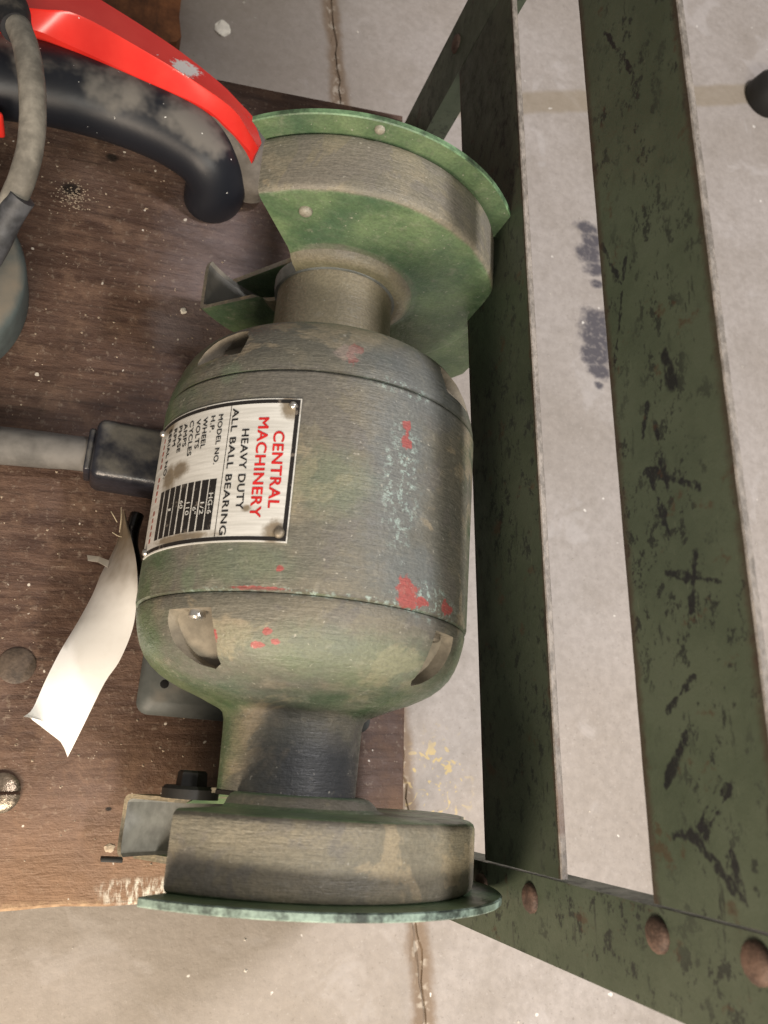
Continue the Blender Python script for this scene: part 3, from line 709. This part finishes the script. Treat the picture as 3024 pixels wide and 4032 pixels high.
for q in [('MODEL NO.', 0.0813, -47.4, 0.0339, -47.0, 1.75), ('H.P.', 0.0812, -50.5, 0.0656, -50.3, 1.75), ('WHEEL', 0.0814, -53.8, 0.0512, -53.4, 1.9), ('VOLTS', 0.0811, -57.0, 0.0525, -56.2, 1.9),
          ('CYCLES', 0.0818, -60.4, 0.0471, -59.5, 2.0), ('AMPS', 0.0814, -63.7, 0.0581, -62.9, 2.0), ('PHASE', 0.0813, -66.8, 0.0547, -66.0, 2.0), ('RPM', 0.0811, -70.2, 0.0636, -69.9, 2.1), ('SERIAL NO.', 0.0835, -74.3, 0.0344, -73.7, 2.2)]:
    text(*q, M_ink, bold=.012)
for q in [('HG-6', 0.0077, -46.9, -0.0112, -46.8, 1.6), ('1/2', 0.0002, -49.9, -0.0109, -49.8, 1.5), ('6"', -0.0032, -52.9, -0.0098, -52.8, 1.5), ('110', 0.0022, -56.1, -0.0097, -56.0, 1.6), ('60', 0.0051, -59.4, -0.0024, -59.3, 1.6), ('1', 0.0006, -65.6, -0.0015, -65.6, 1.6)]:
    text(*q, M_white, bold=.01, r=RP+.0005)
# the last line, in faded red, is too worn to read
for k in range(16):
    s_ = .078-.0066*k
    if k in (5, 10): continue
    band(s_-.0042, s_, -78.6+random.uniform(-.2, .2), -77.0+random.uniform(-.5, .3), M_redink2, 'worn_print')
def rivet(s, p, r=.0040, mat=None, h=.0035):
    V = []; F = []; seg = 14; c, s_ = math.cos(rad(p)), math.sin(rad(p))
    prof = [(1.0, 0), (.92, .5), (.65, .85), (.1, 1.0)]
    for (k, d) in prof:
        for j in range(seg):
            t = 2*math.pi*j/seg; a, b = r*k*math.cos(t), r*k*math.sin(t); R_ = RP+h*d
            V.append((R_*s_+a*c, s+b, ZA+R_*c-a*s_))
    for i in range(3):
        for j in range(seg): F.append((i*seg+j, i*seg+(j+1) % seg, (i+1)*seg+(j+1) % seg, (i+1)*seg+j))
    F.append(tuple(3*seg+j for j in range(seg)))
    mk('rivet', V, F, mat or M_steel, dp, smooth=True)
rivet(.0862, -22.5, .0036); rivet(-.0287, -22.6, .0048, M_dullsteel); rivet(.0876, -82.3, .0036); rivet(-.0325, -80.5, .0036)

# ------------------------------------------------------------------ paper tag hanging at the front of the grinder
m = NT('tag_paper', .75, .3); n1 = m.noise(12, 4); n2 = m.noise(60, 3)
tp = at(262, 1120, .06)
dd = m.sm(m.M('ADD', m.y, m.M('MULTIPLY', m.M('SUBTRACT', n1, .5), .12)), .125, .225)
col = m.mix(dd, (.86, .84, .80), (.17, .13, .085)); col = m.mix(m.sm(n2, .5, .7, 0, .08), col, (.5, .45, .38)); m.set('Base Color', col); M_paper = m.m
Lft = [(264, 1106), (257, 1158), (238, 1203), (219, 1238), (199, 1286), (167, 1345), (131, 1405), (98, 1470), (71, 1530), (51, 1548)]
Rgt = [(270, 1108), (283, 1160), (293, 1205), (297, 1250), (295, 1300), (286, 1360), (258, 1428), (226, 1475), (180, 1568), (146, 1636)]
zl = [.055, .052, .052, .058, .068, .080, .090, .097, .100, .112]; zr = [.060, .098, .120, .128, .126, .122, .118, .112, .104, .086]
Lc = catmull([at(p[0], p[1], z) for p, z in zip(Lft, zl)], 4); Rc = catmull([at(p[0], p[1], z) for p, z in zip(Rgt, zr)], 4)
V = []; F = []; nr = len(Lc); nc = 9
for t_ in (0, 1):
    for i in range(nr):
        for k in range(nc):
            u = k/(nc-1); p = Lc[i].lerp(Rc[i], u); sag = math.sin(math.pi*u)
            fr = i/(nr-1); p = p+Vector((0, 0, .010*sag*(1-fr)-.006*sag*fr))
            if i == nr-1: p = p+Vector((.004, .010, 0))*sag
            V.append(p+Vector((0, 0, -.0012*t_)))
off = nr*nc
for i in range(nr-1):
    for k in range(nc-1):
        a = i*nc+k; F.append((a, a+1, a+nc+1, a+nc)); F.append((off+a, off+a+nc, off+a+nc+1, off+a+1))
for i in range(nr-1):
    for k in (0, nc-1): a = i*nc+k; F.append((a, a+nc, off+a+nc, off+a))
for k in range(nc-1):
    for i in (0, nr-1): a = i*nc+k; F.append((a, a+1, off+a+1, off+a))
tg = mk('paper_tag', V, F, M_paper, smooth=True, sharp=60)
tag(tg, 'long white paper tag hanging on the black lead at the front of the grinder', 'tag')
q = [at(188, 1199, .085), at(190, 1211, .085), at(212, 1214, .078), at(233, 1226, .066), at(236, 1211, .066), at(214, 1202, .078)]
V = [tuple(p) for p in q]+[tuple(p-Vector((0, 0, .0012))) for p in q]
mk('tag_end', V, [tuple(range(6)), tuple(range(6, 12))]+[(i, (i+1) % 6, 6+(i+1) % 6, 6+i) for i in range(6)], M_paper, tg)
M_hair = simple('string_fibre', (.45, .38, .26), .7, 0, .1)
for a, b, c_ in (((240, 1105), (246, 1115), (253, 1128)), ((262, 1096), (262, 1120), (258, 1150)), ((243, 1150), (256, 1158), (270, 1160))):
    tube('string_fibre', [at(*a, .07), at(*b, .072), at(*c_, .066)], .0006, M_hair, tg, seg=5, n=3)

# ------------------------------------------------------------------ red and black power tool with its cable
tool = empty('power_tool', tuple(crop1(500, 500, .0)))
tag(tool, 'red and black plastic power tool lying on the shelf with a dusty looping cable', 'power tool')
tl = Vector(tool.location)/K
def TL(p): return Vector(p)-tl
m = NT('black_tool_plastic', .36, .4)
n1 = m.noise(11, 4, .6); n2 = m.noise(150, 2, .5); n3 = m.noise(60, 3, .6)
d = m.sm(m.M('ADD', m.M('MULTIPLY', m.nz, .62), m.M('MULTIPLY', n1, .95)), .96, 1.16)
d = m.M('MAXIMUM', m.M('MULTIPLY', d, .85), m.sm(m.M('ADD', m.M('MULTIPLY', m.nz, .25), n1), .80, .90, 0, .6))
col = m.mix(d, (.012, .014, .020), (.21, .195, .175)); col = m.mix(m.sm(n2, .745, .765), col, (.85, .85, .82))
m.set('Base Color', col); m.set('Roughness', m.sm(d, 0, 1, .42, .8)); m.bump(n3, .001, .2); M_tool = m.m
m = NT('red_tool_plastic', .26, .5); n1 = m.noise(18, 4); n2 = m.noise(120, 2, .5)
col = m.mix(m.sm(n1, .3, .7), (.86, .030, .022), (.93, .050, .035)); col = m.mix(m.sm(n2, .755, .775), col, (.88, .82, .8))
Nn = m.noise(90, 4, .75); wc = crop1(1110, 385, .125)-tl
col = m.mix(m.spot(m.x, m.y, wc.x, wc.y, .016, .013, Nn, 2.4, .2), col, (.85, .80, .78)); m.set('Base Color', col); m.bump(n1, .0015, .1); M_red = m.m
zc = .066
handle = tube('handle', [TL(crop1(*p)) for p in ((-900, 330, zc), (-500, 390, zc), (0, 450, zc), (400, 530, zc), (800, 660, zc), (1080, 800, zc), (1235, 930, .060), (1290, 1050, .040), (1278, 1140, .014), (1274, 1150, .001))],
              [.060, .058, .052, .050, .048, .046, .044, .043, .0445, .0455], M_tool, tool, seg=40, n=8, ra=[.046, .046, .045, .044, .044, .043, .042, .040, .038, .038])
secs = [((-500, 130), (-420, -60), (-300, -300)), ((-150, 150), (-100, 20), (20, -200)), ((170, 170), (235, 55), (400, -110)), ((400, 262), (475, 90), (600, 0)), ((850, 472), (900, 325), (1010, 262)), ((1200, 632), (1200, 512), (1290, 478)), ((1350, 756), (1390, 655), (1415, 600)), ((1455, 866), (1478, 785), (1520, 722)), ((1508, 928), (1535, 882), (1553, 850))]
Bc = catmull([crop1(*s_[0], .118-.002*i) for i, s_ in enumerate(secs)], 5); Rg = catmull([crop1(*s_[1], .138-.003*i) for i, s_ in enumerate(secs)], 5); Tc = catmull([crop1(*s_[2], .118-.002*i) for i, s_ in enumerate(secs)], 5)
V = []; F = []; n = len(Bc)
for i in range(n):
    b, r_, t_ = Bc[i], Rg[i], Tc[i]
    V += [TL(b), TL(b.lerp(r_, .90)), TL(b.lerp(r_, .97)+Vector((0, 0, .0012))), TL(r_.lerp(t_, .05)), TL(t_), TL(t_+Vector((0, .002, -.05))), TL(b+Vector((0, .002, -.05)))]
k_ = 7
for i in range(n-1):
    for j in range(k_): F.append((i*k_+j, i*k_+(j+1) % k_, (i+1)*k_+(j+1) % k_, (i+1)*k_+j))
F += [tuple(range(k_)), tuple((n-1)*k_+j for j in range(k_))]
rc = mk('red_cover', V, F, M_red, tool, smooth=True, sharp=28)
# grey skirt under the end of the cover
M_skirt = simple('dusty_skirt', (.17, .155, .135), .7, 0, .3, 20)
tube('end_skirt', [TL(crop1(*p)) for p in ((1180, 640, .075), (1330, 760, .072), (1440, 890, .066), (1490, 1010, .050), (1478, 1120, .018))], [.026, .032, .034, .032, .026], M_skirt, tool, seg=20, n=6, ra=[.036, .042, .042, .036, .026])
# small red patch of the tool body at the left edge
rbox('trigger', tuple(TL(crop1(-260, 770, .06))), tuple(TL(crop1(20, 660, .10))), M_red, tool, .004, 3)
# cable loop
cz = .20
cb = tube('cable', [TL(p) for p in (at(-60, -120, .12), at(-5, -40, .16), at(32, 40, .19), at(58, 110, cz), at(70, 200, cz), at(68, 300, .19), at(50, 380, .175), at(18, 455, .15), at(-20, 540, .12), at(-80, 640, .095), at(-170, 730, .078), at(-290, 830, .030), at(-460, 880, .0145), at(-760, 900, .0145))], .0135, M_cable, tool, seg=20, n=8, wob=.02)
M_sleeve = simple('grey_sleeve', (.075, .078, .088), .6, 0, .6, 14, dust=.3)
M_boot = simple('black_rubber_boot', (.016, .016, .019), .6, 0, .3, 30, dust=.25)
tube('cable_boot', [TL(p) for p in (at(-40, -90, .13), at(-5, -30, .16), at(18, 22, .18), at(36, 62, .193))], [.026, .024, .022, .0165], M_boot, tool, seg=20, n=6)
tube('cable_sleeve', [TL(p) for p in (at(48, 425, .166), at(22, 462, .15), at(-20, 540, .12), at(-60, 600, .09))], [.0139, .0146, .0160, .0175], M_sleeve, tool, seg=20, n=6)

# ------------------------------------------------------------------ blue-grey round lid at the left edge
M_teal = simple('blue_grey_dusty_paint', (.085, .105, .105), .6, 0, .25, 12, dust=.2, bump=.3)
lc = at(-118, 610, .03); V = []; F = []; seg = 72
prof = [(.100, -.0285), (.100, .020), (.097, .026), (.088, .030), (.03, .033), (.002, .033)]
for (r, z) in prof:
    for j in range(seg):
        t = 2*math.pi*j/seg; V.append((lc.x+r*.87*math.cos(t), lc.y+r*1.08*math.sin(t), lc.z+z))
for i in range(len(prof)-1):
    for j in range(seg): F.append((i*seg+j, i*seg+(j+1) % seg, (i+1)*seg+(j+1) % seg, (i+1)*seg+j))
F.append(tuple(range(seg))); F.append(tuple((len(prof)-1)*seg+j for j in range(seg)))
o = mk('metal_lid', V, F, M_teal, smooth=True, sharp=40); tag(o, 'blue grey dusty round metal lid on the shelf below the cable', 'lid')

# ------------------------------------------------------------------ rust brown board behind, on the floor
m = NT('rust_brown_wood', .55, .3); a = m.noise(9, 5, .7); g_ = m.noise(1, 5, .7, m.sc(70, 8, 10))
col = m.mix(m.sm(a, .35, .65), (.10, .035, .012), (.30, .115, .040)); col = m.mix(m.sm(g_, .3, .5, .5, 0), col, (.03, .012, .006)); m.set('Base Color', col); m.bump(a, .004, .5); M_rust = m.m
V = []; F = []; pts = []
rg = [(.052, 1.150), (.050, 1.19), (.046, 1.24), (.050, 1.30), (.047, 1.6)]
for (x, y) in rg: pts.append((x+random.uniform(-.004, .004), y))
pts += [(-.5, 1.6), (-.5, 1.09), (-.1, 1.085)]
for k in range(8): pts.append((-.08+.018*k, 1.088+.007*k+random.uniform(-.003, .003)))
n = len(pts)
V = [(p[0], p[1], ZF+.0005) for p in pts]+[(p[0], p[1], ZF+.032) for p in pts]
F = [tuple(range(n)), tuple(n+i for i in range(n))]+[(i, (i+1) % n, n+(i+1) % n, n+i) for i in range(n)]
o = mk('wooden_offcut', V, F, M_rust); tag(o, 'rust brown stained wooden offcut on the floor behind the red tool', 'wood')

# ------------------------------------------------------------------ small things on the floor and board
def chip(name, c, r, mat, label, cat, seed, flat=.35):
    rnd = random.Random(seed); bm = bmesh.new(); bmesh.ops.create_icosphere(bm, subdivisions=2, radius=1)
    for v in bm.verts:
        k = 1+rnd.uniform(-.22, .22); v.co = Vector((v.co.x*r[0]*k, v.co.y*r[1]*k, max(-.3, v.co.z)*r[0]*flat*k))*K
    me = bpy.data.meshes.new(name); bm.to_mesh(me); bm.free(); me.materials.append(mat)
    o = bpy.data.objects.new(name, me); C.objects.link(o); o.location = (Vector(c)+Vector((0, 0, r[0]*flat*.3)))*K; tag(o, label, cat); return o
M_chip = simple('white_chip', (.78, .74, .64), .7, 0, .12, 60)
M_flake = simple('pale_flake', (.42, .34, .25), .8, 0, .3, 80)
chip('white_chip', at(481, 64, ZF), (.0125, .017), M_chip, 'white chip lying on the concrete floor beyond the red tool', 'chip', 3)
chip('white_chip', at(396, 672, 0), (.0040, .0045), M_chip, 'tiny white chip on the shelf below the black handle', 'chip', 5)
chip('paint_flake', at(236, 1832, 0), (.0055, .0045), M_flake, 'pale flake on the bare front edge of the shelf beside the lower guard', 'flake', 8, .2)
chip('paint_flake', at(275, 1744, 0), (.0035, .0065), M_chip, 'small pale curl touching the corner of the lower guard', 'flake', 9, .5)
# crumbs: uncountable grit on the shelf
V = []; F = []
def crumb(x, y, z, r):
    i = len(V); a = random.uniform(0, 6.28)
    V.extend([(x+r*math.cos(a+k*1.57)*(.6+.6*random.random()), y+r*math.sin(a+k*1.57)*(.6+.6*random.random()), z) for k in range(4)]); V.append((x, y, z+r*.7))
    F.extend([(i, i+1, i+4), (i+1, i+2, i+4), (i+2, i+3, i+4), (i+3, i, i+4), (i, i+3, i+2, i+1)])
for _ in range(900):
    x = random.uniform(-.17, .375); y = random.uniform(-.145, .92); crumb(x, y, .0, random.choice((.0007, .0009, .0012, .0018)))
for _ in range(160):
    a = random.gauss(0, 1); crumb(-.072+.012*a, .69+.010*random.gauss(0, 1), 0, .0012)
tag(mk('grit', V, F, simple('grit', (.34, .27, .20), .8, 0, .4, 90)), 'pale grit and sawdust scattered over the shelf', kind='stuff')
V = []; F = []
for _ in range(170):
    x = random.uniform(-.2, 1.4); y = random.uniform(-.45, 1.7)
    crumb(x, y, ZF+.0005, random.choice((.0010, .0014, .0018, .0028)))
tag(mk('floor_grit', V, F, simple('floor_grit', (.50, .46, .40), .8, 0, .3, 90)), 'pale grit scattered over the concrete floor', kind='stuff')
# black rubber foot of something at the right edge
fc = at(1668, 196, ZF+.03); V = []; F = []; seg = 32
prof = [(.048, -.0295), (.050, -.02), (.046, .012), (.036, .026), (.012, .032), (.001, .032)]
for (r, z) in prof:
    for j in range(seg):
        t = 2*math.pi*j/seg; V.append((fc.x+r*math.cos(t), fc.y+r*math.sin(t), fc.z+z))
for i in range(len(prof)-1):
    for j in range(seg): F.append((i*seg+j, i*seg+(j+1) % seg, (i+1)*seg+(j+1) % seg, (i+1)*seg+j))
F.append(tuple(range(seg))); F.append(tuple((len(prof)-1)*seg+j for j in range(seg)))
tag(mk('rubber_foot', V, F, M_knob, smooth=True, sharp=40), 'round black rubber foot on the floor at the right edge of the photo', 'rubber foot')
